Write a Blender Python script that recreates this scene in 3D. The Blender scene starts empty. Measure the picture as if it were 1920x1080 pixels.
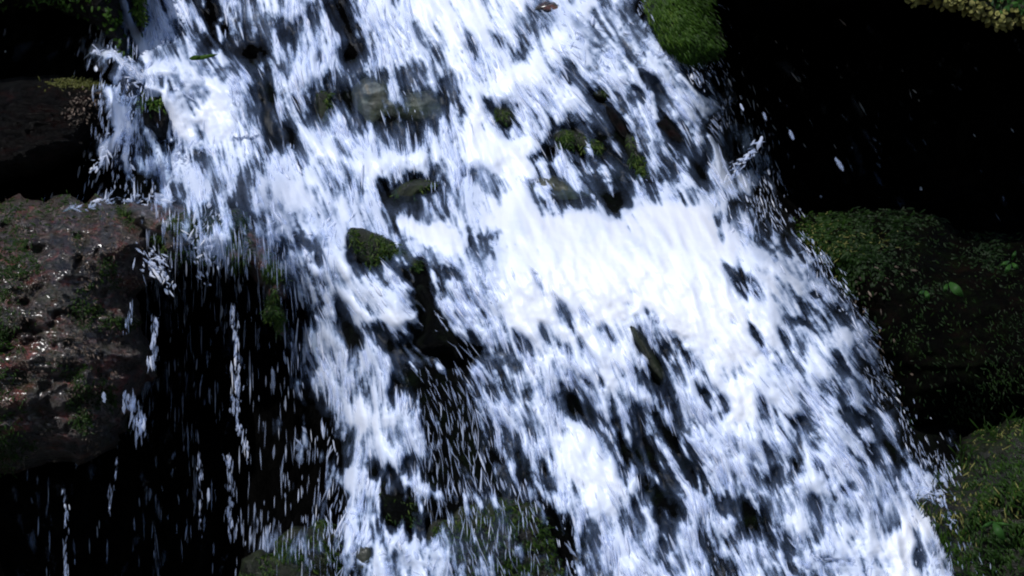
import bpy, math, random
import numpy as np
from mathutils import Vector

rng = np.random.default_rng(11)
random.seed(11)
scene = bpy.context.scene
COL = scene.collection
R = math.radians

# ------------------------------------------------------------------ camera
FPX = 3101.0
PITCH = R(10.0)
CAM = np.array([0.0, -5.5, 2.0])
RIGHT = np.array([1.0, 0, 0])
FWD = np.array([0, math.cos(PITCH), -math.sin(PITCH)])
UP = np.array([0, math.sin(PITCH), math.cos(PITCH)])


def at(px, py, d):
    """photo pixel + distance along the view axis -> world point"""
    px = np.asarray(px, float); py = np.asarray(py, float); d = np.asarray(d, float)
    a = ((px - 960) / FPX * d)[..., None]
    b = (-(py - 540) / FPX * d)[..., None]
    return CAM + a * RIGHT + b * UP + d[..., None] * FWD


cd = bpy.data.cameras.new("camera")
cam = bpy.data.objects.new("camera", cd); COL.objects.link(cam)
cam.location = CAM
cam.rotation_euler = (math.pi / 2 - PITCH, 0, 0)
cd.sensor_width = 36; cd.lens = 36 * FPX / 1920; cd.clip_end = 500; cd.clip_start = 0.05
scene.camera = cam


# ------------------------------------------------------------------ noise
def _h(ix, iy, iz, seed):
    n = (ix.astype(np.int64) * 374761393 + iy.astype(np.int64) * 668265263 + iz.astype(np.int64) * 2147483647 + seed * 1442695041) & 0xFFFFFFFF
    n = ((n ^ (n >> 13)) * 1274126177) & 0xFFFFFFFF
    n = ((n ^ (n >> 16)) * 2246822519) & 0xFFFFFFFF
    return ((n ^ (n >> 15)) & 0xFFFFFF) / float(0xFFFFFF)


def vnoise(p, seed=0):
    i = np.floor(p); f = p - i; i = i.astype(np.int64)
    f = f * f * f * (f * (f * 6 - 15) + 10)
    out = 0
    for dx in (0, 1):
        wx = f[..., 0] if dx else 1 - f[..., 0]
        for dy in (0, 1):
            wy = f[..., 1] if dy else 1 - f[..., 1]
            for dz in (0, 1):
                wz = f[..., 2] if dz else 1 - f[..., 2]
                out = out + wx * wy * wz * _h(i[..., 0] + dx, i[..., 1] + dy, i[..., 2] + dz, seed)
    return out * 2 - 1


def fbm(p, oct=4, seed=0, gain=0.5, lac=2.03, ridged=False):
    a, s, t = 1.0, 0.0, 0.0
    for k in range(oct):
        n = vnoise(p, seed + k * 17)
        if ridged: n = 1 - 2 * np.abs(n)
        s = s + a * n; t += a
        a *= gain; p = p * lac + 11.3
    return s / t


def sstep(a, b, x):
    t = np.clip((x - a) / (b - a), 0, 1)
    return t * t * (3 - 2 * t)


def blur(a, r, n=2):
    """box blur, n passes, radius r cells"""
    if r < 1: return a
    for _ in range(n):
        for ax in (0, 1):
            pad = [(0, 0), (0, 0)]; pad[ax] = (r + 1, r)
            c = np.cumsum(np.pad(a, pad, mode='edge'), axis=ax)
            if ax == 0: a = (c[2 * r + 1:] - c[:-(2 * r + 1)]) / (2 * r + 1)
            else: a = (c[:, 2 * r + 1:] - c[:, :-(2 * r + 1)]) / (2 * r + 1)
    return a


def bilin(g, gx, gy):
    h, w = g.shape
    gx = np.clip(gx, 0, w - 1.001); gy = np.clip(gy, 0, h - 1.001)
    x0 = gx.astype(int); y0 = gy.astype(int); fx = gx - x0; fy = gy - y0
    return (g[y0, x0] * (1 - fx) + g[y0, x0 + 1] * fx) * (1 - fy) + (g[y0 + 1, x0] * (1 - fx) + g[y0 + 1, x0 + 1] * fx) * fy


# ------------------------------------------------------------------ depth of the bare rock (metres from the camera along the view axis)
DX = np.array([-300, 100, 250, 450, 700, 1000, 1250, 1350, 1450, 1600, 1720, 2250.])
DY = np.array([-260, 60, 140, 270, 370, 410, 490, 650, 850, 1080, 1300.])
DV = np.array([
    [6.6, 6.6, 6.5, 6.45, 6.45, 6.45, 6.4, 6.5, 7.0, 7.2, 7.3, 7.3],
    [6.9, 6.8, 6.2, 6.12, 6.08, 6.05, 6.0, 6.1, 7.1, 7.3, 7.4, 7.4],
    [6.7, 6.5, 5.85, 5.95, 5.98, 5.95, 5.9, 6.0, 7.2, 7.4, 7.5, 7.5],
    [6.9, 6.9, 6.05, 5.85, 5.85, 5.85, 5.8, 5.88, 7.2, 7.4, 7.5, 7.5],
    [6.6, 6.4, 5.85, 5.68, 5.75, 5.75, 5.7, 5.72, 6.2, 7.2, 7.4, 7.4],
    [5.9, 5.8, 5.6, 5.42, 5.45, 5.45, 5.42, 5.44, 5.6, 6.6, 6.9, 7.0],
    [5.9, 5.9, 5.9, 5.45, 5.2, 5.12, 5.1, 5.1, 5.12, 5.7, 6.5, 6.7],
    [6.1, 6.1, 6.3, 5.95, 5.15, 5.05, 5.0, 4.98, 4.98, 5.05, 6.0, 6.5],
    [6.2, 6.2, 6.3, 5.95, 5.1, 4.97, 4.92, 4.9, 4.88, 4.88, 5.05, 6.0],
    [6.2, 6.2, 6.2, 5.7, 4.95, 4.85, 4.8, 4.78, 4.75, 4.74, 4.78, 5.1],
    [5.6, 5.6, 5.4, 5.0, 4.7, 4.6, 4.6, 4.55, 4.5, 4.5, 4.55, 4.8]])
GS = 10
_gx = np.arange(-300, 2251, GS); _gy = np.arange(-260, 1301, GS)
_cx = np.interp(_gx, DX, np.arange(len(DX))); _cy = np.interp(_gy, DY, np.arange(len(DY)))
_D = bilin(DV, *np.meshgrid(_cx, _cy))
_D = blur(_D, 3, 2)


def rock_depth(px, py):
    return bilin(_D, (np.asarray(px, float) + 300) / GS, (np.asarray(py, float) + 260) / GS)


# ------------------------------------------------------------------ water cover, 40 px cells
ROWS = """
000003557357877458788888857865
000002765524546445778887788656572
0000233676653576545678777875556771
000005888875476664578868986678872
000004336886475653334588768765657 4
000005337986476563334793676555757 1
0000016457885357676577788767347475 64
000002444676556668897789987654535642
00000013555478867754245798554435767 3
000122334445788777445778965567888631
000000012433666676789879999999999974 2
0000000124322557536899689999999999875 3
00000013111116778455667899999999998887 3
0000000000000587787666689999999999988 86
0000000000000378678536689989999999988 873
00000000000002684677236798898879999988 885
0000000000000168574642257888887479998788 61
00000000000001576773236 78777874578887787 4
000000000000014577632246874587757798876 761
0000000000000234888622367866745667987777 762
000000000000022178762344678874446877777 6773
00000000000001335775333356888454465 67776663
00000000000000135754533424689875446757866 6651
000000000000000127722224225778864566568777 6641
000000000000000026652214112556875457776677 7752
000000000000000017665323112466775357767888 9752
000000000000000007566322112456776347765778 9863
""".strip("\n").split("\n")
WM = np.zeros((27, 48))
for r_, line in enumerate(ROWS):
    line = line.replace(" ", "")
    for c_, ch in enumerate(line[:48]):
        WM[r_, c_] = int(ch) / 9.0

ST = 2
X0, X1, Y0, Y1 = -160, 2080, -140, 1220
gx = np.arange(X0, X1 + 1, ST); gy = np.arange(Y0, Y1 + 1, ST)
PX, PY = np.meshgrid(gx.astype(float), gy.astype(float))
H, W = PX.shape
# the map continues beyond the frame: above by shifting against the slant, below likewise
sx = np.where(PY < 0, PX + (0 - PY) * 0.25, np.where(PY > 1080, PX - (PY - 1080) * 0.3, PX))
wx_ = fbm(np.stack([PX / 45, PY / 45, PX * 0], -1), 2, 5) * 12
wy_ = fbm(np.stack([PX / 45, PY / 45, PX * 0 + 9], -1), 2, 6) * 12
rag = np.stack([PX / 16, PY / 16, PX * 0], -1)
D = bilin(WM, (sx + wx_ + 15 * fbm(rag, 3, 8) - 20) / 40, (np.clip(PY, 0, 1080) + wy_ + 15 * fbm(rag, 3, 9) - 20) / 40)

for x_, y_, rx_, ry_, v_ in ((930, 1000, 110, 80, .2), (575, 1035, 75, 45, .22), (770, 1040, 60, 40, .12), (1700, 985, 50, 70, .12)):
    D = D + v_ * np.exp(-((PX - x_) / rx_) ** 2 - ((PY - y_) / ry_) ** 2)


def ell(x, y, rx, ry, ang):
    a = R(ang); dx = PX - x + wx_ * .5; dy = PY - y + wy_ * .5
    u = dx * math.cos(a) + dy * math.sin(a); v = -dx * math.sin(a) + dy * math.cos(a)
    return np.sqrt((u / rx) ** 2 + (v / ry) ** 2)


# ------------------------------------------------------------------ flow direction (degrees from straight down, + to the right)
FLOW = [(250, 50, 25), (300, 60, 5), (450, 60, 8), (600, 80, 12), (700, 60, 20), (850, 100, 28), (1000, 100, 34), (1150, 80, 32), (1250, 100, 38), (450, 200, 5), (520, 250, 12), (650, 250, 10), (600, 285, 45), (800, 280, 15),
    (900, 250, 20), (1000, 250, 33), (1150, 250, 35), (1250, 250, 28), (1330, 300, 22), (700, 360, 8), (900, 360, 15), (1050, 350, 22), (1200, 350, 30), (600, 420, 20), (560, 550, 8), (620, 650, 6), (700, 560, 28),
    (750, 590, 50), (700, 750, 4), (600, 850, 2), (660, 1000, 0), (830, 620, 28), (850, 800, 14), (900, 900, 8), (950, 700, 24), (950, 850, 18), (1050, 650, 22), (1050, 800, 20), (1050, 950, 15), (1200, 700, 26),
    (1200, 900, 22), (1350, 650, 25), (1350, 850, 26), (1450, 600, 36), (1500, 750, 30), (1600, 700, 36), (1600, 850, 30), (1550, 1000, 20), (1400, 1000, 18), (1700, 950, 24), (1750, 1000, 16), (200, 100, -75), (240, 140, -40), (210, 200, -8),
    (240, 260, -12), (300, 220, 22), (350, 170, 50), (400, 200, 20), (350, 300, 8), (400, 330, 20), (190, 305, -50), (300, 350, 5), (400, 500, 0), (300, 600, 0), (200, 800, 0), (100, 1000, 0), (440, 900, 0), (310, 110, 20), (400, 120, 60)]
cgx, cgy = np.meshgrid(np.arange(X0, X1 + 21, 20.0), np.arange(Y0, Y1 + 21, 20.0))
num = np.zeros(cgx.shape); den = np.zeros(cgx.shape)
for x, y, a in FLOW:
    w = np.exp(-((cgx - x) ** 2 + (cgy - y) ** 2) / (2 * 60.0 ** 2)) + 1e-5 * np.exp(-((cgx - x) ** 2 + (cgy - y) ** 2) / (2 * 300.0 ** 2))
    num += w * a; den += w
ANG = bilin(num / (den + 1e-12), (PX - X0) / 20, (PY - Y0) / 20)
ANG = ANG + fbm(np.stack([PX / 55, PY / 70, PX * 0 + 3], -1), 3, 21, .65) * 20
FX = np.sin(np.radians(ANG)); FY = np.cos(np.radians(ANG))

# turbulent patches, where water strikes a ledge
TURB = [(560, 425, 110, 60), (1050, 450, 380, 70), (1620, 1050, 150, 40), (760, 1045, 100, 45), (310, 140, 110, 50), (390, 220, 60, 70), (1480, 480, 80, 60), (1150, 60, 120, 60), (1240, 120, 60, 50)]
T = np.zeros(PX.shape)
for x, y, rx, ry in TURB:
    T = np.maximum(T, np.exp(-(((PX - x) / rx) ** 2 + ((PY - y) / ry) ** 2)))


def lic(noise, n, step=1.0):
    """average a noise field along the flow, both ways"""
    acc = noise.copy(); cnt = 1
    for sgn in (1, -1):
        x = np.tile(np.arange(W, dtype=np.float32), (H, 1)); y = np.tile(np.arange(H, dtype=np.float32)[:, None], (1, W))
        for k in range(n):
            xi = np.clip(x, 0, W - 1).astype(np.int32); yi = np.clip(y, 0, H - 1).astype(np.int32)
            x = x + FX[yi, xi] * step * sgn; y = y + FY[yi, xi] * step * sgn
            acc += noise[np.clip(y, 0, H - 1).astype(np.int32), np.clip(x, 0, W - 1).astype(np.int32)]; cnt += 1
    acc /= cnt
    acc -= acc.mean(); return acc / acc.std()


def white(r):
    n = rng.standard_normal((H, W))
    n = blur(n, r, 2) if r else n
    return (n / n.std()).astype(np.float32)


N1 = lic(white(0), 6)
N2 = lic(white(1), 8)
N3 = lic(white(3), 7, 1.2)
N4 = lic(white(7), 6, 1.7)
N5 = lic(white(16), 5, 2.5)

D0 = D.copy()
# dark gaps: x, y, half width, half length, lean (degrees, tail to the right), strength
HOLES = [(398, 30, 17, 34, -20, 1), (390, 85, 12, 18, -10, .9), (465, 92, 30, 15, 5, 1), (540, 52, 16, 20, 0, .55), (572, 42, 18, 16, 0, .6),
    (655, 98, 20, 17, -30, 1), (640, 35, 24, 30, -10, .75), (600, 112, 14, 14, 0, .5), (500, 168, 18, 26, -10, .9), (510, 255, 17, 48, -8, .85), (482, 100, 10, 20, 0, .8),
    (607, 195, 17, 32, 0, .85), (690, 190, 40, 60, -20, .42), (800, 200, 70, 30, -8, .36), (945, 218, 24, 26, -20, 1), (888, 92, 12, 25, -25, .5),
    (1072, 260, 36, 24, 10, 1), (1032, 288, 20, 10, 0, .9), (1128, 175, 16, 9, 0, .9), (1160, 232, 12, 44, -28, 1), (1188, 292, 13, 46, -26, 1), (1130, 290, 25, 14, 30, .7),
    (1238, 235, 20, 16, 20, .9), (1265, 255, 10, 30, -25, .8), (1228, 160, 12, 26, -25, .8), (1322, 308, 15, 28, -10, 1), (1205, 178, 16, 14, 0, .5),
    (1010, 340, 26, 14, -10, .8), (1062, 368, 48, 16, 0, .65), (1130, 350, 14, 46, -30, .8), (1165, 372, 26, 18, -20, .9), (1215, 330, 12, 34, -30, .6), (1240, 300, 10, 30, -30, .5),
    (792, 347, 26, 14, 10, 1), (755, 368, 26, 20, 20, .8), (875, 325, 24, 12, 0, .7), (680, 345, 12, 20, -10, .5),
    (682, 465, 30, 32, -20, 1), (705, 488, 26, 22, 20, 1), (755, 478, 30, 12, 28, .9), (785, 502, 26, 16, 35, 1), (845, 512, 24, 9, 15, .8), (915, 482, 20, 22, -20, .6), (915, 445, 14, 8, 0, .4),
    (568, 450, 12, 22, 0, .55), (592, 495, 14, 12, 0, .5),
    (793, 560, 17, 34, -24, 1.5), (815, 605, 32, 44, -30, 1.6), (842, 652, 42, 50, -30, 1.6), (868, 680, 18, 34, -25, 1.4), (800, 668, 28, 26, 0, 1.1), (820, 725, 36, 40, -10, 1.1), (780, 640, 12, 12, 0, .8),
    (1212, 650, 14, 56, -27, 1), (1235, 700, 18, 26, -27, .9), (1188, 620, 6, 18, -25, .7), (1139, 632, 8, 13, 10, 1), (1194, 456, 6, 6, 0, .8), (1133, 412, 6, 6, 0, .6), (1008, 522, 5, 16, -30, .8), (1052, 578, 7, 20, -15, .7), (1095, 598, 8, 10, 0, .6), (1022, 620, 6, 14, -15, .5), (982, 646, 12, 20, -10, .55), (1070, 675, 8, 14, -10, .6), (1112, 680, 5, 40, -20, .7), (1095, 710, 10, 10, 0, .8),
    (1240, 640, 26, 26, -20, .3), (1376, 530, 16, 14, 0, .5), (1405, 527, 14, 12, 0, .5), (1375, 605, 5, 12, -30, .6), (1425, 645, 8, 16, -30, .9), (1475, 605, 8, 12, -35, .6), (1500, 605, 18, 7, 15, .6), (1530, 555, 14, 5, 0, .6), (1470, 630, 8, 14, -30, .6),
    (650, 612, 14, 44, -18, .8), (602, 578, 8, 12, -20, .9), (598, 532, 10, 10, 0, .5), (665, 632, 14, 22, -20, .8), (718, 640, 14, 24, -25, .8), (745, 690, 16, 26, -10, .7), (560, 635, 7, 12, 0, .8), (630, 712, 10, 14, 0, .9), (555, 690, 14, 24, 0, .5), (735, 735, 14, 16, -10, 1), (745, 525, 12, 14, 0, .4),
    (590, 790, 22, 40, -15, 1), (622, 832, 20, 30, -25, 1), (640, 870, 9, 40, 0, .9), (702, 878, 12, 22, 0, 1), (760, 880, 10, 14, 0, .8), (560, 760, 14, 14, 0, .6), (600, 900, 12, 34, 0, .8), (575, 880, 10, 40, 0, .8),
    (850, 760, 30, 70, -14, .85), (880, 860, 36, 60, -10, .7), (805, 800, 14, 60, -5, .7), (830, 900, 30, 30, 0, .8), (925, 830, 10, 40, -18, .5), (940, 900, 20, 60, -10, .55),
    (740, 940, 30, 40, 0, 1), (775, 975, 34, 28, 15, 1), (800, 940, 24, 20, 0, .9), (930, 1000, 50, 50, 0, .7), (1000, 990, 26, 40, -20, .5),
    (1072, 750, 16, 26, -35, .9), (1105, 770, 18, 30, -30, .9), (1158, 800, 10, 40, -12, .9), (1168, 840, 16, 36, -8, 1), (1205, 800, 10, 28, -15, .9), (1185, 780, 7, 14, 0, .7), (1258, 822, 14, 18, -10, 1), (1225, 850, 20, 18, 0, .7), (1290, 880, 14, 30, -30, .8), (1258, 930, 16, 50, -22, 1), (1200, 880, 12, 24, -20, .7), (1195, 960, 6, 14, -10, .9), (1250, 1010, 22, 44, -15, .8), (1110, 1005, 24, 26, -10, .55), (1265, 790, 12, 20, -30, .7), (1300, 850, 10, 30, -30, .7),
    (1332, 768, 10, 24, -30, .9), (1355, 752, 9, 14, 0, .9), (1345, 870, 12, 14, 0, .7), (1375, 950, 30, 20, -10, .75), (1390, 925, 14, 40, -20, .6), (1418, 888, 18, 22, -20, .7), (1440, 980, 8, 26, -25, .8), (1440, 850, 8, 18, -30, .8), (1480, 1020, 14, 20, -10, .7), (1510, 785, 22, 14, 20, .6), (1435, 760, 6, 20, -30, .6),
    (1585, 695, 11, 16, -20, .8), (1580, 745, 20, 14, 10, .7), (1600, 790, 20, 14, 30, .8), (1630, 850, 14, 20, -25, .9), (1660, 835, 10, 20, -20, .9), (1630, 945, 12, 18, -20, .7), (1540, 880, 10, 20, -25, .6), (1600, 920, 20, 10, 0, .5), (1535, 960, 12, 20, -20, .5), (1730, 1040, 16, 16, 0, .7), (1560, 1050, 34, 8, 5, .5), (1680, 860, 14, 20, 0, .8)]
HOLE = np.zeros(PX.shape); HN = .20 * N3 + .14 * N2 + .14 * N4
for x, y, rx, ry, a, s in HOLES:
    if y > 480 and x > 900 and rx < 24 and ry > rx * .7 and ry < 45:
        a = -float(bilin(ANG, np.array((x - X0) / ST), np.array((y - Y0) / ST))); rx, ry = rx * .8, max(ry, rx) * 1.45
    e = ell(x, y, rx * 1.04, ry * 1.08, a)
    e = np.maximum(e + HN, 0)
    HOLE = HOLE + s * (.6 if rx < 10.5 and ry < 22 else 1) * np.exp(-(e ** 2.4)) * 0.95
D = D - np.minimum(HOLE, 1.3)
# bright runs of water
RUNS = [([(228, -20), (240, 40), (258, 70), (275, 110)], 11, .9), ([(540, 190), (570, 245), (598, 283), (650, 303), (705, 326)], 15, .5), ([(175, 94), (212, 102), (245, 128), (262, 150)], 7, .9),
    ([(205, 170), (222, 205), (228, 240), (212, 262), (198, 288)], 11, .9), ([(232, 200), (245, 240), (232, 280), (240, 320), (248, 345)], 8, .7), ([(198, 290), (188, 312), (162, 324)], 5, .9),
    ([(285, 196), (303, 220), (318, 262)], 5, .9), ([(278, 250), (300, 290), (318, 335)], 8, .6), ([(320, 200), (345, 260), (340, 300), (372, 360)], 18, .5), ([(276, 168), (310, 172), (322, 210), (345, 250)], 9, .8), ([(1276, 140), (1300, 165), (1325, 188)], 5, .9),
    ([(1330, 255), (1352, 300), (1362, 345)], 7, .8), ([(890, 210), (915, 300), (960, 390)], 36, .25), ([(840, 60), (880, 150), (900, 250)], 30, .2),
    ([(640, 380), (646, 460), (650, 520)], 9, .5), ([(655, 560), (690, 600), (740, 600), (790, 590)], 12, .6), ([(412, 40), (415, 90), (418, 120)], 6, .6), ([(770, 680), (800, 720), (830, 740)], 5, .4), ([(1060, 870), (1080, 930), (1150, 960), (1180, 1060)], 18, .4), ([(1090, 760), (1140, 700), (1135, 640)], 14, .0),
    ([(1120, 690), (1145, 780), (1160, 900)], 14, .3), ([(658, 880), (656, 1000), (652, 1200)], 12, .7), ([(1450, 890), (1480, 930), (1500, 990)], 20, .4), ([(1535, 478), (1515, 490), (1505, 505)], 4, .5), ([(830, 690), (838, 700)], 9, 1.0), ([(875, 930), (880, 985)], 9, .6), ([(905, 915), (902, 960)], 9, .6), ([(760, 905), (800, 915), (820, 930)], 10, .35),
    ([(1155, 395), (1220, 395), (1330, 395)], 8, .5), ([(700, 410), (760, 420), (830, 460)], 14, .4), ([(375, 460), (400, 440)], 10, .4), ([(285, 490), (300, 515), (312, 530)], 11, .65), ([(1745, 930), (1770, 990), (1800, 1040)], 6, .5), ([(1700, 930), (1725, 990), (1745, 1040)], 6, .3), ([(1770, 900), (1785, 950), (1820, 990)], 4, .5)]
for pts, w, s in RUNS:
    best = np.full(PX.shape, 1e9)
    for (ax, ay), (bx, by) in zip(pts[:-1], pts[1:]):
        dx, dy = bx - ax, by - ay
        t = np.clip(((PX - ax) * dx + (PY - ay) * dy) / (dx * dx + dy * dy), 0, 1)
        best = np.minimum(best, np.hypot(PX - ax - t * dx + wx_ * .35, PY - ay - t * dy + wy_ * .35))
    D = D + s * np.exp(-(best / w) ** 2.4) * np.clip(1.15 - D, 0, 1)
D = np.clip(D, -0.3, 1.05)
D = np.where(D > 0, np.maximum(D, 0) ** 1.22, D)

wet = blur(sstep(.1, .35, D0), 6, 2); T = np.maximum(T, .75 * np.exp(-((wet - .5) / .3) ** 2))
_u = PX * .82 + PY * .57; _v = -PX * .57 + PY * .82
_q = fbm(np.stack([_u / 40, _v / 40, PX * 0 + 2], -1), 3, 33) * 1.6; _q2 = fbm(np.stack([_u / 40, _v / 40, PX * 0 + 7], -1), 3, 34) * 1.6
lace = fbm(np.stack([_u / 26 + _q, _v / 22 + _q2, _q * .8], -1), 4, 31, .6, ridged=True)
lace = (lace - lace.mean()) / lace.std()
NN = .36 * N1 + .58 * N2 + .66 * N3 + .56 * N4 + .40 * N5
NN = NN / NN.std()
NT = .45 * lace + .45 * N2 + .5 * N3
NN = NN * (1 - .75 * T) + NT / NT.std() * .75 * T
sig = 0.36 * np.clip(1.05 - np.abs(np.clip(D, 0, 1) - 0.5) ** 2.2 * 3.2, np.where((D < .3) & (D0 > .25), .5, .12), 1)
F = sstep(0.10, 1.00, D * 1.07 - .01 + sig * NN)
F = F * sstep(-0.02, 0.12, np.maximum(D, .5 * sstep(.2, .4, D0)) + .05 * NN)
veil = sstep(.3, .72, D0) * np.clip(1.12 - 1.12 * HOLE, 0, 1) * np.clip(.43 + .15 * N4 + .09 * N2 + .05 * N1, 0, .75)
F = np.clip(np.maximum(F, veil) * .7 + .3 * np.clip(F + veil * .5, 0, 1), 0, 1)
F = np.where(D0 > -.02, F, 0)
F = F * (.84 + .16 * sstep(.7, .98, blur(np.clip(D, 0, 1), 5, 2)) - np.clip(.03 * T * (lace + N3) + .02 * N4, -.1, .22))
F = np.clip(F, 0, 1)

# ------------------------------------------------------------------ water surface
lift = 0.035 + (0.012 - .006 * sstep(.75, 1, D)) * (N4 * .6 + N5 * .4) + .004 * N3 + 0.0016 * N2
lift = lift + 0.05 * np.clip(D, 0, 1) + .0015 * T * lace + .003 * T * N3
pull = .75 * np.exp(-((PX - 203) / 40) ** 2 - ((PY - 215) / 120) ** 2)
pull = pull + .13 * np.exp(-((PX - 930) / 150) ** 2 - ((PY - 1030) / 110) ** 2) + .34 * np.exp(-((PX - 565) / 95) ** 2 - ((PY - 1040) / 75) ** 2)
pull = pull + .36 * np.exp(-np.abs((PX - 395) / 125) ** 4 - np.abs((PY - 425) / 85) ** 4)
WD = rock_depth(PX, PY) - pull - np.maximum(blur(lift, 1, 1), 0.008) * 0.9


def water_depth(px, py):
    return bilin(WD, (np.asarray(px, float) - X0) / ST, (np.asarray(py, float) - Y0) / ST)


# ------------------------------------------------------------------ helpers for objects
def tag(o, label=None, cat=None, group=None, kind=None):
    if label: o["label"] = label
    if cat: o["category"] = cat
    if group: o["group"] = group
    if kind: o["kind"] = kind
    return o


def mesh_obj(name, verts, faces, mat, parent=None, smooth=True, attrs=None):
    """faces: (n,k) int array or list of such arrays"""
    me = bpy.data.meshes.new(name)
    fs = faces if isinstance(faces, list) else [faces]
    verts = np.asarray(verts, np.float32)
    me.vertices.add(len(verts)); me.vertices.foreach_set("co", verts.ravel())
    loops = np.concatenate([f.ravel() for f in fs]).astype(np.int32)
    tot = np.concatenate([np.full(len(f), f.shape[1], np.int32) for f in fs])
    st = np.concatenate([[0], np.cumsum(tot)[:-1]]).astype(np.int32)
    me.loops.add(len(loops)); me.loops.foreach_set("vertex_index", loops)
    me.polygons.add(len(tot)); me.polygons.foreach_set("loop_start", st); me.polygons.foreach_set("loop_total", tot)
    me.polygons.foreach_set("use_smooth", np.full(len(tot), smooth))
    for k, v in (attrs or {}).items():
        a = me.attributes.new(k, 'FLOAT', 'POINT'); a.data.foreach_set("value", np.asarray(v, np.float32).ravel())
    me.update(calc_edges=True); me.validate()
    if mat: me.materials.append(mat)
    o = bpy.data.objects.new(name, me); COL.objects.link(o)
    if parent: o.parent = parent
    return o


def grid_faces(keep):
    """quads of a vertex grid whose four corners are kept; returns faces and the vertex selection"""
    h, w = keep.shape
    idx = -np.ones(h * w, np.int64); sel = np.flatnonzero(keep.ravel()); idx[sel] = np.arange(len(sel)); idx = idx.reshape(h, w)
    q = np.stack([idx[:-1, :-1], idx[1:, :-1], idx[1:, 1:], idx[:-1, 1:]], -1).reshape(-1, 4)
    return q[(q >= 0).all(1)], sel


# ------------------------------------------------------------------ materials
def mat_new(name):
    m = bpy.data.materials.new(name); m.use_nodes = True
    nt = m.node_tree; nt.nodes.clear()
    out = nt.nodes.new("ShaderNodeOutputMaterial")
    return m, nt, out


def nd(nt, typ, **kw):
    n = nt.nodes.new(typ)
    for k, v in kw.items():
        if k in n.inputs: n.inputs[k].default_value = v
        else: setattr(n, k, v)
    return n


def ramp(nt, src, stops):
    r = nt.nodes.new("ShaderNodeValToRGB"); el = r.color_ramp.elements
    while len(el) < len(stops): el.new(0.5)
    for e, (p, c) in zip(el, stops):
        e.position = p; e.color = (*c, 1) if len(c) == 3 else c
    nt.links.new(src, r.inputs[0]); return r


def noise_tex(nt, vec, scale, detail=6, rough=.6, dist=0.0):
    n = nd(nt, "ShaderNodeTexNoise"); n.inputs["Scale"].default_value = scale; n.inputs["Detail"].default_value = detail
    n.inputs["Roughness"].default_value = rough; n.inputs["Distortion"].default_value = dist
    nt.links.new(vec, n.inputs["Vector"]); return n


def water_mat():
    m, nt, out = mat_new("rushing water"); L = nt.links.new
    at_ = nd(nt, "ShaderNodeAttribute"); at_.attribute_name = "foam"
    col = ramp(nt, at_.outputs["Fac"], [(0.0, (.28, .42, .78)), (.45, (.45, .585, .88)), (.82, (.66, .735, .92)), (1, (.81, .84, .95))])
    foam = nd(nt, "ShaderNodeBsdfPrincipled"); L(col.outputs[0], foam.inputs["Base Color"])
    foam.inputs["Roughness"].default_value = .35; foam.inputs["IOR"].default_value = 1.33
    tl = nd(nt, "ShaderNodeBsdfTranslucent"); L(col.outputs[0], tl.inputs[0])
    fm = nd(nt, "ShaderNodeMixShader"); fm.inputs[0].default_value = .25; L(foam.outputs[0], fm.inputs[1]); L(tl.outputs[0], fm.inputs[2]); foam = fm
    tr = nd(nt, "ShaderNodeBsdfTransparent"); tr.inputs[0].default_value = (.86, .92, .97, 1)
    gl = nd(nt, "ShaderNodeBsdfGlossy"); gl.inputs["Roughness"].default_value = .4
    fr = nd(nt, "ShaderNodeFresnel"); fr.inputs["IOR"].default_value = 1.33
    clear = nd(nt, "ShaderNodeMixShader"); fk = nd(nt, "ShaderNodeMath", operation="MULTIPLY"); fk.inputs[1].default_value = .16; L(fr.outputs[0], fk.inputs[0]); L(fk.outputs[0], clear.inputs[0]); L(tr.outputs[0], clear.inputs[1]); L(gl.outputs[0], clear.inputs[2])
    a = ramp(nt, at_.outputs["Fac"], [(0.0, (0, 0, 0)), (.25, (.13, .13, .13)), (.6, (.6, .6, .6)), (.9, (.97, .97, .97))])
    mx = nd(nt, "ShaderNodeMixShader"); L(a.outputs[0], mx.inputs[0]); L(clear.outputs[0], mx.inputs[1]); L(foam.outputs[0], mx.inputs[2])
    L(mx.outputs[0], out.inputs[0]); return m


def drop_mat():
    m, nt, out = mat_new("aerated drops"); L = nt.links.new
    at_ = nd(nt, "ShaderNodeAttribute"); at_.attribute_name = "foam"
    col = ramp(nt, at_.outputs["Fac"], [(0.0, (.5, .62, .92)), (.5, (.72, .78, .95)), (1, (.9, .9, .95))])
    p = nd(nt, "ShaderNodeBsdfPrincipled"); L(col.outputs[0], p.inputs["Base Color"])
    p.inputs["Roughness"].default_value = .2; p.inputs["IOR"].default_value = 1.33
    tl = nd(nt, "ShaderNodeBsdfTranslucent"); L(col.outputs[0], tl.inputs[0])
    fm = nd(nt, "ShaderNodeMixShader"); fm.inputs[0].default_value = .4; L(p.outputs[0], fm.inputs[1]); L(tl.outputs[0], fm.inputs[2]); p = fm
    tr = nd(nt, "ShaderNodeBsdfTransparent")
    a = ramp(nt, at_.outputs["Fac"], [(0.0, (.12, .12, .12)), (1, (.8, .8, .8))])
    mx = nd(nt, "ShaderNodeMixShader"); L(a.outputs[0], mx.inputs[0]); L(tr.outputs[0], mx.inputs[1]); L(p.outputs[0], mx.inputs[2])
    L(mx.outputs[0], out.inputs[0]); return m


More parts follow.
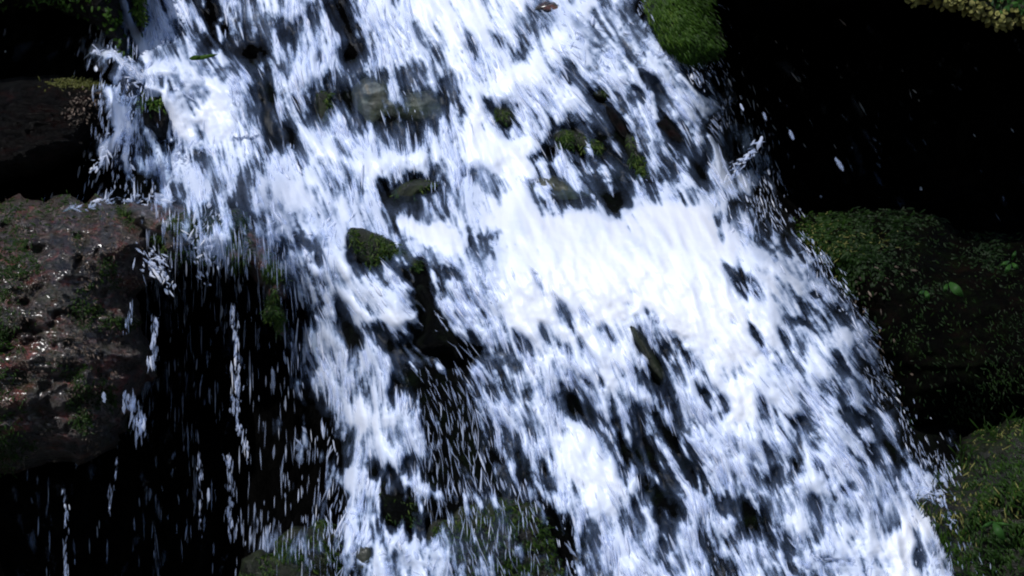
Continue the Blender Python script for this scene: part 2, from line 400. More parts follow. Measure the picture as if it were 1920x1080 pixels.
def rock_mat(name, dark, mid, light, red=None, green=None, scale=1.0, strata=0.0, lightamt=.5, rough=(.25, .7), bump=.5, spec=.3, dist=.6, coat=0):
    m, nt, out = mat_new(name); L = nt.links.new
    tc = nd(nt, "ShaderNodeTexCoord"); mp = nd(nt, "ShaderNodeMapping"); L(tc.outputs["Object"], mp.inputs[0])
    mp.inputs["Rotation"].default_value = (0, R(-18), 0)
    mp.inputs["Scale"].default_value = (scale, scale, scale * (1 + 2.2 * strata)); v = mp.outputs[0]
    n1 = noise_tex(nt, v, 4.5, 8, .65, .4); n2 = noise_tex(nt, v, 17, 9, .72, dist); n3 = noise_tex(nt, v, 70, 6, .75)
    c = ramp(nt, n2.outputs["Fac"], [(.3, dark), (.5, mid), (.50 + .25 * (1.1 - lightamt), mid), (.9 - .12 * lightamt, light)])
    cur = c.outputs[0]

    def mixin(fac_node, lo, hi, colr, amt):
        nonlocal cur
        f = ramp(nt, fac_node.outputs["Fac"], [(lo, (0, 0, 0)), (hi, (amt, amt, amt))])
        mx = nd(nt, "ShaderNodeMix", data_type='RGBA'); L(f.outputs[0], mx.inputs[0]); L(cur, mx.inputs[6]); mx.inputs[7].default_value = (*colr, 1); cur = mx.outputs[2]
    if red:
        nr = noise_tex(nt, v, 6.5, 7, .7, 1.0); mp2 = nr; mixin(nr, .5, .68, red, .9)
    if green:
        ng = noise_tex(nt, v, 8.3, 7, .75, .3); mixin(ng, .48, .66, green, .95)
    mixin(n3, .50, .36, dark, .0) if False else None
    sp = ramp(nt, n3.outputs["Fac"], [(.3, (.35, .35, .35)), (.7, (1.5, 1.5, 1.5))])
    ml = nd(nt, "ShaderNodeMix", data_type='RGBA', blend_type='MULTIPLY'); ml.inputs[0].default_value = 1
    st_ = ramp(nt, n1.outputs["Fac"], [(.36, (.22, .22, .24)), (.52, (.9, .88, .86)), (.68, (1.6, 1.55, 1.55))])
    m0 = nd(nt, "ShaderNodeMix", data_type='RGBA', blend_type='MULTIPLY'); m0.inputs[0].default_value = 1; L(cur, m0.inputs[6]); L(st_.outputs[0], m0.inputs[7]); cur = m0.outputs[2]
    L(cur, ml.inputs[6]); L(sp.outputs[0], ml.inputs[7])
    p = nd(nt, "ShaderNodeBsdfPrincipled"); L(ml.outputs[2], p.inputs["Base Color"]); p.inputs["Specular IOR Level"].default_value = spec; p.inputs["Coat Weight"].default_value = coat; p.inputs["Coat Roughness"].default_value = .18
    rr = nd(nt, "ShaderNodeMapRange"); L(n2.outputs["Fac"], rr.inputs[0]); rr.inputs[1].default_value = .35; rr.inputs[2].default_value = .65
    rr.inputs[3].default_value = rough[0]; rr.inputs[4].default_value = rough[1]; L(rr.outputs[0], p.inputs["Roughness"])
    add = nd(nt, "ShaderNodeMath", operation='ADD'); m3 = nd(nt, "ShaderNodeMath", operation='MULTIPLY'); m3.inputs[1].default_value = .35
    L(n3.outputs["Fac"], m3.inputs[0]); L(n2.outputs["Fac"], add.inputs[0]); L(m3.outputs[0], add.inputs[1])
    bp = nd(nt, "ShaderNodeBump"); bp.inputs["Strength"].default_value = bump; bp.inputs["Distance"].default_value = .05
    L(add.outputs[0], bp.inputs["Height"]); L(bp.outputs[0], p.inputs["Normal"])
    L(p.outputs[0], out.inputs[0]); return m


def leaf_mat(name, c1, c2, c3, rough=.55, transl=.3):
    m, nt, out = mat_new(name); L = nt.links.new
    at_ = nd(nt, "ShaderNodeAttribute"); at_.attribute_name = "tint"
    c = ramp(nt, at_.outputs["Fac"], [(0, c1), (.5, c2), (1, c3)])
    p = nd(nt, "ShaderNodeBsdfPrincipled"); L(c.outputs[0], p.inputs["Base Color"]); p.inputs["Roughness"].default_value = rough; p.inputs["Specular IOR Level"].default_value = .12
    t = nd(nt, "ShaderNodeBsdfTranslucent"); L(c.outputs[0], t.inputs[0])
    mx = nd(nt, "ShaderNodeMixShader"); mx.inputs[0].default_value = transl; L(p.outputs[0], mx.inputs[1]); L(t.outputs[0], mx.inputs[2])
    L(mx.outputs[0], out.inputs[0]); return m


M_WATER = water_mat(); M_DROP = drop_mat()
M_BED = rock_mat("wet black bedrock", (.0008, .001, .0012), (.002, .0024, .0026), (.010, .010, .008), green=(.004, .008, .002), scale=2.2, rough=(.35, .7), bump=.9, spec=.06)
M_SHADED = rock_mat("rock with painted shade", (.001, .001, .0011), (.002, .002, .002), (.005, .0045, .004), scale=1, rough=(.7, .95), spec=.0)  # rock colour taken near black to carry the shade of the hollows
M_BROWN = rock_mat("brown crusted rock", (.004, .0035, .0035), (.062, .047, .045), (.62, .51, .48), red=(.27, .06, .045), green=(.03, .04, .010), scale=1.7, strata=.35, lightamt=1.0, bump=.9, dist=1.6, rough=(.15, .6), spec=.5, coat=.5)
M_DARK = rock_mat("dark ledge rock", (.0008, .0006, .0006), (.002, .0015, .0015), (.018, .014, .012), red=(.013, .003, .0025), scale=1.6, strata=.3, lightamt=.3, bump=.9, spec=.12)
M_BLACK = rock_mat("shade-black boulder", (.0005, .0005, .0004), (.0011, .0011, .0009), (.005, .0045, .0035), red=(.003, .0013, .001), green=(.002, .004, .0008), scale=1.8, lightamt=.4, rough=(.5, .9), spec=.02)  # boulder's shade put into its colour by a tiny albedo
M_GREEN = rock_mat("mossy wet rock", (.003, .004, .002), (.010, .013, .005), (.05, .05, .025), green=(.014, .024, .005), scale=1.4)
M_GREY = rock_mat("smooth wet stone", (.02, .022, .017), (.042, .046, .038), (.085, .09, .075), green=(.018, .028, .007), scale=.7, rough=(.3, .5), bump=.2, lightamt=.05)
M_OLIVE = rock_mat("olive moss bank", (.002, .0025, .001), (.007, .007, .003), (.035, .03, .012), green=(.009, .017, .003), scale=1.2, strata=.2)
M_MOSS = leaf_mat("moss", (.008, .024, .002), (.028, .066, .005), (.11, .15, .025))
M_MOSSD = leaf_mat("dim moss", (.004, .012, .002), (.014, .036, .003), (.06, .085, .014))
M_LICHEN = leaf_mat("tan lichen", (.05, .055, .012), (.20, .19, .06), (.42, .37, .17))
M_LEAF = leaf_mat("fresh leaf", (.008, .028, .005), (.018, .055, .010), (.04, .10, .02), .5)
M_DEAD = leaf_mat("leaf litter", (.015, .012, .009), (.06, .045, .036), (.20, .15, .12))

# ------------------------------------------------------------------ the rock face behind everything
bx = np.arange(-300, 2251, 5.0); by = np.arange(-260, 1301, 5.0)
BX, BY = np.meshgrid(bx, by)
bd = rock_depth(BX, BY)
P0 = at(BX, BY, bd)
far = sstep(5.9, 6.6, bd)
bd2 = bd + 0.03 - (fbm(P0 * 4.5, 4, 41, .55) * .045 + fbm(P0 * 14, 3, 42) * .015) * (1 + 2.5 * far)
keep = np.ones(BX.shape, bool)
fq, sel = grid_faces(keep)
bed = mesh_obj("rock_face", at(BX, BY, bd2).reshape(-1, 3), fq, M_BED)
bed.data.materials.append(M_SHADED)
cz = (far.ravel()[fq[:, 0]] > .08) | ((BX.ravel()[fq[:, 0]] < 640) & (BY.ravel()[fq[:, 0]] > 480))  # deep and lower left faces get the shade painted as colour
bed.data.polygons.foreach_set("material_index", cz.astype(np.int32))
tag(bed, "dark wet rock face that the cascade runs down", None, None, "structure")

# stream bed below and in front, out of the frame
n = 60
ggx, ggy = np.meshgrid(np.linspace(-14, 14, n), np.linspace(-16, 3, n))
gz = fbm(np.stack([ggx * .7, ggy * .7, ggx * 0], -1), 4, 77) * .2 - 0.35
fq, _ = grid_faces(np.ones(ggx.shape, bool))
g = mesh_obj("ground", np.stack([ggx, ggy, gz], -1).reshape(-1, 3), fq[:, ::-1], M_DARK); tag(g, None, None, None, "structure")

# ------------------------------------------------------------------ water sheet
kp = (F > 0.012) & (np.maximum(D, D0 - .2) > -0.05)
kp = blur(kp.astype(float), 1, 1) > .2
fq, sel = grid_faces(kp)
wv = at(PX, PY, WD).reshape(-1, 3)[sel]
w = mesh_obj("water", wv, fq, M_WATER, attrs={"foam": F.ravel()[sel]})
tag(w, "white cascade of rushing water running down over the rocks", None, None, "structure")


# ------------------------------------------------------------------ drops and strands of water
def strands(px, py, ang, length, rad, lift, foam, name, mat, wob=.1, depth=None, K=6, S=5):
    """closed spindle bodies; angles in degrees from straight down; sizes in photo pixels"""
    n = len(px)
    d0 = (water_depth(px, py) if depth is None else depth) - lift
    a = np.radians(ang)
    t = np.linspace(-.5, .5, K)
    prof = np.array([.06, .62, 1, .92, .6, .05]) if K == 6 else np.sin(np.linspace(.03, math.pi - .03, K)) ** .55
    cxs = px[:, None] + np.sin(a)[:, None] * length[:, None] * t
    cys = py[:, None] + np.cos(a)[:, None] * length[:, None] * t
    jit = rng.normal(0, 1, (n, K)) * rad[:, None] * wob
    cxs = cxs + np.cos(a)[:, None] * jit; cys = cys - np.sin(a)[:, None] * jit
    if depth is None:
        dd = .5 * d0[:, None] + .5 * (water_depth(cxs, cys) - lift[:, None])
    else:
        dd = np.repeat(d0[:, None], K, 1)
    rr = rad[:, None] * prof * (rng.uniform(.65, 1.3, (n, K)) if K == 6 else rng.uniform(.85, 1.12, (n, K)))
    th = np.linspace(0, 2 * math.pi, S, endpoint=False)[None, None, :] + rng.uniform(0, 6.28, (n, 1, 1))
    ox = np.cos(th) * rr[:, :, None]; od = np.sin(th) * rr[:, :, None]
    ca = np.cos(a)[:, None, None]; sa = np.sin(a)[:, None, None]
    V = at(cxs[:, :, None] + ca * ox, cys[:, :, None] - sa * ox, dd[:, :, None] + od * dd[:, :, None] / FPX)
    V = V.reshape(-1, 3)
    base = np.arange(n)[:, None, None, None] * (K * S)
    k = np.arange(K - 1)[None, :, None, None] * S; s = np.arange(S)[None, None, :, None]; s2 = (s + 1) % S
    q = np.concatenate([base + k + s, base + k + s2, base + k + S + s2, base + k + S + s], -1).reshape(-1, 4)
    cap = np.concatenate([(np.arange(n)[:, None] * K * S + np.arange(S)[None, ::-1]), (np.arange(n)[:, None] * K * S + (K - 1) * S + np.arange(S)[None])], 0)
    return mesh_obj(name, V, [q, cap], mat, attrs={"foam": np.repeat(foam, K * S)})


def pick(weight, n):
    wgt = weight.ravel(); c = np.cumsum(wgt); i = np.searchsorted(c, rng.uniform(0, c[-1], n))
    return PX.ravel()[i] + rng.uniform(-1, 1, n), PY.ravel()[i] + rng.uniform(-1, 1, n), i


inside = (PX > -150) & (PX < 2070)
wgt = (F ** 1.5 * (1 - sstep(.6, .85, D)) * (1 - .5 * T) * (HOLE < .55) + .15 * F * (1 - D)) * inside * (D > .04)
n = 5500
px, py, i = pick(wgt, n)
tb = T.ravel()[i]
ang = ANG.ravel()[i] + rng.normal(0, 5, n) + rng.normal(0, 50, n) * tb
ln = rng.gamma(3.0, 7.5, n) * (1 - .55 * tb) + 6; rd = rng.gamma(2.4, .62, n) * (1 + .4 * tb) + .45
ln = np.maximum(ln, rd * 3)
fo = np.clip(F.ravel()[i] * .6 - rd * .05 + rng.normal(0, .2, n), .03, .9)
lf = rng.exponential(.006, n) + .001
s = strands(px, py, ang, ln, rd, lf, fo, "foam", M_DROP)
tag(s, "streaks of white foam and strands of water riding on the cascade", None, None, "stuff")

# spray thrown off the edges, falling past the dark rock
edge = blur(np.clip(F, 0, 1), 14, 2) * (F < .2) * sstep(.45, .15, D0)
wide = blur(np.clip(F, 0, 1), 30, 2) * (F < .2) * sstep(.45, .15, D0)
spray_w = edge ** 1.2 * (.55 + .7 * sstep(1150, 1300, PX)) + .75 * wide ** 1.6 * sstep(1150, 1300, PX)
box = lambda x0, y0, x1, y1: ((PX > x0) & (PX < x1) & (PY > y0) & (PY < y1)).astype(float)
spray_w = spray_w + .022 * box(270, 440, 560, 760) * (1 - (PY - 440) / 500) + .010 * box(280, 700, 580, 1000) + .003 * box(40, 880, 450, 1080) + .008 * box(1330, 180, 1480, 420) + .012 * box(1560, 620, 1720, 900) * ((PX - 1560) < (PY - 620) * .5 + 90) + .045 * box(770, 690, 940, 940) + .04 * box(820, 900, 1010, 1080) + .03 * box(140, 200, 330, 370) * .3 + .03 * box(1690, 880, 1830, 1080) + .012 * box(560, 780, 640, 1000) + .0007 * box(1330, 60, 1900, 420) + .0012 * box(1620, 560, 1900, 860) + .02 * box(440, 960, 640, 1080) + .02 * box(60, 365, 330, 420) + .02 * box(190, 640, 290, 830)
n = 3600
px, py, i = pick(spray_w, n)
ang = ANG.ravel()[i] + rng.normal(0, 10, n); ang[px < 600] *= .3
gap = (px > 760) & (px < 1010) & (py > 640)
ln = rng.gamma(2.2, 5.5, n) + 4; rd = np.exp(rng.normal(-.25, .6, n)) + .35; ln = np.maximum(ln, rd * 2.4)
fo = np.clip(rng.beta(.9, 2.6, n), .02, 1)
rd = np.where(px > 1250, rd * .75, rd); ln = np.where(px > 1250, ln * .8, ln); hol = (px < 560) & (py > 430); ln = np.where((py > 420) & (px < 760), ln * 1.5, ln); ln = np.where(hol, ln * 1.3, ln); rd = np.where(hol, rd * .85, rd); fo = np.where(hol, fo * .7, fo)
ln = np.where(gap, ln * 1.5, ln); rd = np.where(gap, rd * .75, rd); fo = np.where(gap, fo * .75, fo)
s = strands(px, py, ang, ln, rd, rng.uniform(.03, .22, n), fo, "spray", M_DROP)
tag(s, "fine spray and drops flung off the edges of the cascade", None, None, "stuff")


# ------------------------------------------------------------------ rocks
def poly_rough(poly, amp, sub=6, seed=0):
    out = []
    m = len(poly)
    for k in range(m):  # Catmull-Rom through the corners
        p0, p1, p2, p3 = (np.array(poly[(k + j - 1) % m], float) for j in range(4))
        for t in np.linspace(0, 1, sub, endpoint=False):
            out.append(.5 * ((2 * p1) + (p2 - p0) * t + (2 * p0 - 5 * p1 + 4 * p2 - p3) * t * t + (3 * p1 - p0 - 3 * p2 + p3) * t ** 3))
    o = np.array(out)
    nn = np.stack([fbm(np.stack([o[:, 0] / 22, o[:, 1] / 22, o[:, 0] * 0 + seed * 3.1], -1), 3, 51), fbm(np.stack([o[:, 0] / 22, o[:, 1] / 22, o[:, 0] * 0 + seed * 3.1 + 50], -1), 3, 52)], -1)
    return o + nn * amp


def poly_sd(poly, X, Y):
    """signed distance (inside positive) and nearest boundary point"""
    best = np.full(X.shape, 1e18); qx = X.copy(); qy = Y.copy(); ins = np.zeros(X.shape, bool)
    m = len(poly)
    for k in range(m):
        ax, ay = poly[k]; bx_, by_ = poly[(k + 1) % m]
        dx, dy = bx_ - ax, by_ - ay
        t = np.clip(((X - ax) * dx + (Y - ay) * dy) / (dx * dx + dy * dy + 1e-9), 0, 1)
        cx_, cy_ = ax + t * dx, ay + t * dy; d = (X - cx_) ** 2 + (Y - cy_) ** 2
        u = d < best; best = np.where(u, d, best); qx = np.where(u, cx_, qx); qy = np.where(u, cy_, qy)
        c = (ay > Y) != (by_ > Y)
        ins ^= c & (X < (bx_ - ax) * (Y - ay) / (by_ - ay + 1e-12) + ax)
    d = np.sqrt(best)
    return np.where(ins, d, -d), qx, qy


def pn(X, Y, s, seed=0, oct=3):
    return fbm(np.stack([X / s, Y / s, X * 0 + seed], -1), oct, 70 + seed)


ROCKN = [0]


def rock(name, label, poly, mat, front, bulge, width=None, back=None, step=4, rough=.03, edge=5, top=0.0, cat="rock", group=None, freq=5.0, grooves=()):
    """a closed stone: outline in photo pixels, 'front' = nearest distance (m), bulge = depth of the rounding, own thickness behind"""
    ROCKN[0] += 1; sd_ = ROCKN[0]
    pl = poly_rough(poly, edge, 6, sd_)
    x0, y0 = pl.min(0) - step; x1, y1 = pl.max(0) + step
    X, Y = np.meshgrid(np.arange(x0, x1 + step, step), np.arange(y0, y1 + step, step))
    d, qx, qy = poly_sd(pl, X, Y)
    k = d > -step * .7
    snap = k & (d < step * .3)
    X = np.where(snap, qx, X); Y = np.where(snap, qy, Y); d = np.where(snap, 0, np.maximum(d, 0))
    wdt = width or max(d.max() * .9, 8)
    u = np.clip(d / wdt, 0, 1); h = np.sqrt(1 - (1 - u) ** 2)
    yc = (Y - y0) / (y1 - y0)
    base = front + bulge
    P = at(X, Y, np.full(X.shape, base))
    nz = fbm(P * freq, 5, 60 + sd_, .55) * rough + fbm(P * np.array([freq * 2.2, freq * 2.2, freq * 6]), 3, 90 + sd_, ridged=True) * rough * .28
    df = base - bulge * h + top * (1 - yc) - nz * np.clip(d / 14, 0, 1)
    db = base + (back or bulge) * h + top * (1 - yc)
    for pts, gw, gd in grooves:
        best = np.full(X.shape, 1e9)
        for (ax, ay), (bx_, by_) in zip(pts[:-1], pts[1:]):
            dx, dy = bx_ - ax, by_ - ay; t = np.clip(((X - ax) * dx + (Y - ay) * dy) / (dx * dx + dy * dy), 0, 1)
            best = np.minimum(best, np.hypot(X - ax - t * dx + pn(X, Y, 40, 21, 5) * 34, Y - ay - t * dy + pn(X, Y, 40, 22, 5) * 34))
        df = df + gd * .75 * (.55 + .9 * pn(X, Y, 60, 23, 2)) * np.exp(-(best / gw) ** 2) * np.clip(d / 10, 0, 1)
    f, sel = grid_faces(k)
    V1 = at(X, Y, df).reshape(-1, 3)[sel]; V2 = at(X, Y, db).reshape(-1, 3)[sel]
    nv = len(V1)
    o = mesh_obj(name, np.concatenate([V1, V2]), [f, f[:, ::-1] + nv], mat)
    # origin at the stone's middle
    c = o.data.vertices; co = np.concatenate([V1, V2]); ctr = co.mean(0)
    o.data.vertices.foreach_set("co", (co - ctr).astype(np.float32).ravel()); o.location = ctr; o.data.update()
    tag(o, label, cat, group)
    o["_dummy"] = 0; del o["_dummy"]
    return o, dict(X=X, Y=Y, d=df, k=k, sd=d, c=ctr)


def blades(parent, info, name, mat, n, mask, size=(6, 14), wide=(2, 4), lean=0, spread=60, off=.004, seed=0, out=.6, tint=None, curl=.5, kind="stuff"):
    """many small curved leaves growing from a stone's front surface; sizes in photo pixels"""
    X, Y, dd = info["X"], info["Y"], info["d"]
    m = np.clip(mask(X, Y), 0, 1) * info["k"] * (info["sd"] > 0)
    c = np.cumsum(m.ravel())
    if c[-1] <= 0: return None
    i = np.searchsorted(c, rng.uniform(0, c[-1], n)); i = np.minimum(i, m.size - 1)
    px = X.ravel()[i] + rng.uniform(-3, 3, n); py = Y.ravel()[i] + rng.uniform(-3, 3, n); d = dd.ravel()[i] - off
    a = np.radians(lean + rng.normal(0, spread, n)); L = rng.uniform(*size, n); wd = rng.uniform(*wide, n)
    sx_, sy_ = np.sin(a), np.cos(a)
    pr = d / FPX
    o_ = rng.uniform(.15, 1, n) * out * L * pr
    V = []
    for t, wk, bend in ((0, .5, 0), (.4, 1, .75), (.75, .8, 1.0), (1, .08, 1 - curl)):
        for sgn in (-1, 1):
            V.append(at(px + sx_ * L * t + sgn * sy_ * wd * wk * .5, py + sy_ * L * t - sgn * sx_ * wd * wk * .5, d - o_ * bend + sgn * wd * wk * pr * rng.uniform(-.5, .5, n)))
    V = np.stack(V, 1).reshape(-1, 3) - info["c"]
    b = np.arange(n)[:, None] * 8
    f = np.concatenate([b + np.array([[0, 1, 3, 2]]), b + np.array([[2, 3, 5, 4]]), b + np.array([[4, 5, 7, 6]])])
    tv = rng.beta(1.6, 2.2, n) if tint is None else np.clip(tint(px, py) + rng.normal(0, .11, n), 0, 1)
    o = mesh_obj(name, V, f, mat, parent, attrs={"tint": np.repeat(tv, 8)})
    if kind: o["kind"] = kind
    return o


def blob(x, y, rx, ry):
    return lambda X, Y: np.exp(-(((X - x) / rx) ** 2 + ((Y - y) / ry) ** 2))


# --- left: the big brown crusted boulder and its overhanging shelf
o, i_ = rock("boulder", "big brown crusted boulder with reddish patches on the left of the cascade",
    [(-200, 395), (0, 376), (60, 372), (150, 372), (240, 385), (290, 430), (285, 500), (255, 560), (270, 640), (285, 710), (235, 780), (222, 835), (130, 872), (0, 880), (-200, 885)], M_BROWN, 5.0, .5, 200, .5, 3, .065, 20, .1, "boulder", freq=5,
    grooves=[([(-80, 560), (60, 545), (150, 505)], 13, .13), ([(-80, 640), (40, 618), (150, 585), (200, 590)], 9, .09), ([(-20, 655), (60, 640), (120, 650)], 7, .07), ([(-60, 735), (100, 715), (190, 690), (280, 672)], 15, .14), ([(-60, 775), (100, 770), (200, 748)], 17, .13), ([(60, 470), (110, 440), (190, 480)], 8, .07), ([(190, 560), (215, 620), (200, 670)], 7, .07), ([(120, 820), (180, 800)], 7, .06), ([(0, 430), (70, 420), (130, 450)], 8, .08)])
blades(o, i_, "moss", M_MOSSD, 5200, lambda X, Y: sstep(.05, .3, pn(X, Y, 50, 2, 5) + .3 * sstep(450, 380, Y) - .1), (4, 11), (1.2, 2.8), tint=lambda x, y: .3 + .4 * pn(x, y, 30, 12))
blades(o, i_, "dark_moss", M_MOSSD, 3000, lambda X, Y: sstep(425, 385, Y + 15 * pn(X, Y, 30, 15)) + .8 * sstep(70, -20, X) * sstep(-.2, .2, pn(X, Y, 40, 16)), (5, 14), (1.5, 3), 0, 60, tint=lambda x, y: .4 + 0 * x)
blades(o, i_, "leaf_litter", M_DEAD, 2600, lambda X, Y: sstep(.0, .3, pn(X, Y, 35, 5, 5)), (3, 9), (1.2, 3))
o, i_ = rock("rock_shelf", "mossy brown rock shelf overhanging the dark hollow, wetted by thin falls",
    [(225, 385), (300, 378), (380, 385), (450, 400), (500, 440), (530, 500), (540, 570), (528, 640), (505, 600), (490, 530), (440, 505), (370, 490), (310, 480), (262, 440)], M_BROWN, 5.22, .22, 60, .3, 3, .08, 16, .1, "rock", freq=8)
blades(o, i_, "moss", M_MOSSD, 4600, lambda X, Y: sstep(-.15, .3, pn(X, Y, 30, 3, 5)), (5, 14), (1.2, 3), 0, 40, out=.35)
# --- left upper ledge
o, i_ = rock("rock_ledge", "dark reddish rock ledge with a pale mossy lip at the upper left",
    [(-200, 165), (40, 146), (110, 140), (160, 148), (195, 158), (200, 195), (185, 250), (130, 300), (40, 335), (-200, 360)], M_DARK, 5.7, .35, 60, .4, 3, .05, 6, .1)
blades(o, i_, "moss", M_LICHEN, 380, lambda X, Y: np.exp(-((Y - 156) / 6) ** 2) * sstep(60, 150, X), (5, 12), (1.5, 3), 80, 40, tint=lambda x, y: .0 + 0 * x)
blades(o, i_, "leaf_litter", M_DEAD, 160, lambda X, Y: np.exp(-((Y - 200) / 25) ** 2) * sstep(110, 160, X), (4, 9), (2, 4))
# --- top left bank
o, i_ = rock("mossy_bank", "shaded mossy bank in the top left corner beside the thin stream",
    [(-200, -180), (215, -180), (222, -60), (226, 10), (232, 70), (250, 130), (215, 95), (190, 55), (120, 22), (40, 18), (-200, 30)], M_DARK, 5.75, .3, 50, .5, 4, .05, 8, 0, "bank")
blades(o, i_, "moss", M_MOSS, 1500, lambda X, Y: .15 + sstep(-.05, .3, pn(X, Y, 40, 6)) * sstep(60, 200, X), (7, 15), (3, 6), 0, 80, tint=lambda x, y: .25 + 0 * x)
o, i_ = rock("wet_stone", "narrow mossy stone between the thin stream and the main fall at the top left",
    [(250, -60), (272, -60), (275, 10), (272, 50), (262, 60), (250, 20)], M_GREEN, 5.95, .08, None, .1, 3, .01, 2)
blades(o, i_, "moss", M_MOSS, 160, lambda X, Y: 1 + 0 * X, (7, 14), (2, 4), 0, 30)
o, i_ = rock("wet_stone", "dark brown stone standing in for the dark cavity under the splash at the left ledge", [(258, 182), (290, 172), (316, 185), (322, 225), (312, 262), (285, 250), (262, 225)], M_DARK, 5.84, .12, None, .2, 3, .02, 4)  # solid stone standing in for a dark cavity
blades(o, i_, "moss", M_MOSS, 120, lambda X, Y: sstep(215, 180, Y), (6, 12), (2, 4))


# --- stones showing through the cascade: front just clears the water
def in_water(name, label, poly, mat, moss=0, proud=.02, bulge=.1, mossmat=None, **kw):
    c = np.mean(poly, 0); fr = float(water_depth(c[0], c[1])) - proud
    o, i_ = rock(name, label, poly, mat, fr, bulge, None, .15, 3, .03 if moss > 1000 else .018, 13 if moss > 1000 else 4, **kw)
    if moss: blades(o, i_, "moss", mossmat or M_MOSSD, int(moss * .8), lambda X, Y: sstep(-.3, .3, pn(X, Y, 20, 8)), (6, 13), (1.4, 3), 20, 40, off=.008, out=.4)
    return o


in_water("wet_stone", "smooth grey green stone glazed by the upper fall", [(660, 175), (690, 140), (730, 150), (760, 172), (810, 172), (842, 195), (838, 228), (780, 236), (725, 228), (700, 250), (676, 235)], M_GREY, 0, -.055, .05)
in_water("wet_stone", "small green stone left of the grey green stone in the upper fall", [(592, 176), (618, 174), (620, 205), (612, 240), (600, 245), (594, 210)], M_GREEN, 60, .01, .06)
in_water("wet_stone", "small round mossy black stone in the middle of the upper fall", [(930, 200), (955, 200), (972, 222), (965, 242), (940, 245), (925, 225)], M_GREEN, 60, .03)
in_water("mossy_stone", "bright green mossy stone on the right of the upper fall", [(1040, 250), (1075, 242), (1105, 258), (1140, 280), (1120, 292), (1080, 285), (1045, 275)], M_GREEN, 320, .03)
in_water("mossy_stone", "tiny mossy stone high in the upper fall above the green one", [(1113, 172), (1130, 165), (1143, 174), (1138, 185), (1118, 184)], M_GREEN, 50, .02, .04)
in_water("wet_stone", "long dark maroon stone leaning beside the bright green mossy stone", [(1135, 200), (1155, 208), (1178, 245), (1182, 268), (1165, 258), (1145, 228)], M_DARK, 0, .02, .06)
in_water("mossy_stone", "long mossy stone below the maroon one above the white splash", [(1170, 255), (1190, 258), (1210, 300), (1218, 335), (1195, 330), (1178, 295)], M_GREEN, 200, .03, .08)
in_water("wet_stone", "purplish stone near the right edge of the upper fall", [(1220, 228), (1245, 222), (1272, 245), (1280, 272), (1262, 268), (1240, 246)], M_DARK, 0, .015, .06)
in_water("wet_stone", "grey blue stone under thin water just above the white splash", [(985, 345), (1020, 330), (1080, 340), (1115, 362), (1100, 388), (1040, 392), (995, 372)], M_GREY, 0, -.01, .08)
in_water("wet_stone", "dark stone at the foot of the upper fall left of the white splash", [(735, 360), (770, 338), (810, 338), (822, 352), (790, 372), (770, 392), (745, 382)], M_GREEN, 70, .015, .08)
in_water("mossy_stone", "large mossy stone in the middle of the cascade below the ledge", [(652, 432), (680, 428), (720, 445), (765, 470), (800, 500), (795, 518), (765, 505), (730, 485), (712, 500), (690, 502), (668, 480)], M_GREEN, 500, .005, .05)
in_water("wet_stone", "black wedge of rock splitting the lower fall", [(780, 545), (795, 538), (830, 582), (862, 625), (872, 665), (862, 690), (835, 668), (800, 668), (778, 645), (798, 605)], M_BED, 0, .03, .12)
in_water("wet_stone", "narrow dark stone right of centre in the lower fall", [(1178, 612), (1198, 615), (1225, 660), (1248, 705), (1240, 722), (1215, 690), (1190, 645)], M_GREEN, 0, .03, .1)
in_water("wet_stone", "arched brown stone at the top edge of the fall", [(1000, 18), (1018, 4), (1045, 5), (1058, 20), (1040, 26), (1015, 25)], M_BROWN, 0, .02, .06)
in_water("wet_stone", "rounded black stone at the bottom of the left fall", [(712, 905), (735, 925), (790, 930), (832, 958), (812, 985), (778, 1008), (735, 985), (712, 950)], M_BED, 60, .02, .14)
in_water("mossy_rock", "brown mossy rock at the bottom middle under trickling water", [(795, 1010), (850, 965), (900, 935), (985, 935), (1030, 985), (1060, 1080), (1075, 1200), (800, 1200)], M_OLIVE, 3400, -.07, .08, M_MOSSD)
in_water("mossy_rock", "green mossy rock at the bottom left of the left fall", [(410, 1220), (445, 1085), (470, 1040), (505, 1030), (545, 985), (575, 990), (605, 968), (636, 1000), (640, 1080), (645, 1220)], M_GREEN, 4200, -.03, .1)
in_water("wet_stone", "small gray stone awash at the foot of the left fall", [(665, 1035), (690, 1020), (705, 1040), (695, 1070), (672, 1072)], M_GREY, 0, .01, .06)

# --- right side
o, i_ = rock("mossy_rock", "rounded green mossy rock at the top right edge of the fall",
    [(1205, -120), (1300, -120), (1330, -20), (1345, 40), (1362, 85), (1340, 108), (1290, 118), (1250, 98), (1225, 60), (1205, 0)], M_GREEN, 5.72, .25, 60, .3, 3, .03, 5, .1, "rock")
blades(o, i_, "moss", M_MOSS, 4600, lambda X, Y: .1 + sstep(1370, 1290, X), (8, 20), (1.2, 2.6), 38, 14, out=.4, off=.008, tint=lambda x, y: .55 - (x - 1210) / 300 + .3 * pn(x, y, 18, 14))  # tint darkens rightwards: lit left and shaded right side painted into the blades
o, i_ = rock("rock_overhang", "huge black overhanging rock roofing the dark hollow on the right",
    [(1330, -260), (2250, -260), (2250, 90), (2000, 60), (1800, 45), (1600, 30), (1450, 35), (1370, 20)], M_SHADED, 5.5, .9, 60, 1.2, 8, .08, 8, 0)
o, i_ = rock("lichen_bank", "crinkled tan and green lichen hanging over the dark hollow in the top right corner",
    [(1672, -160), (2250, -160), (2250, 85), (1990, 68), (1920, 52), (1870, 50), (1835, 38), (1800, 18), (1745, 8), (1690, -8)], M_OLIVE, 5.2, .15, 40, .2, 4, .05, 8, 0, "lichen")
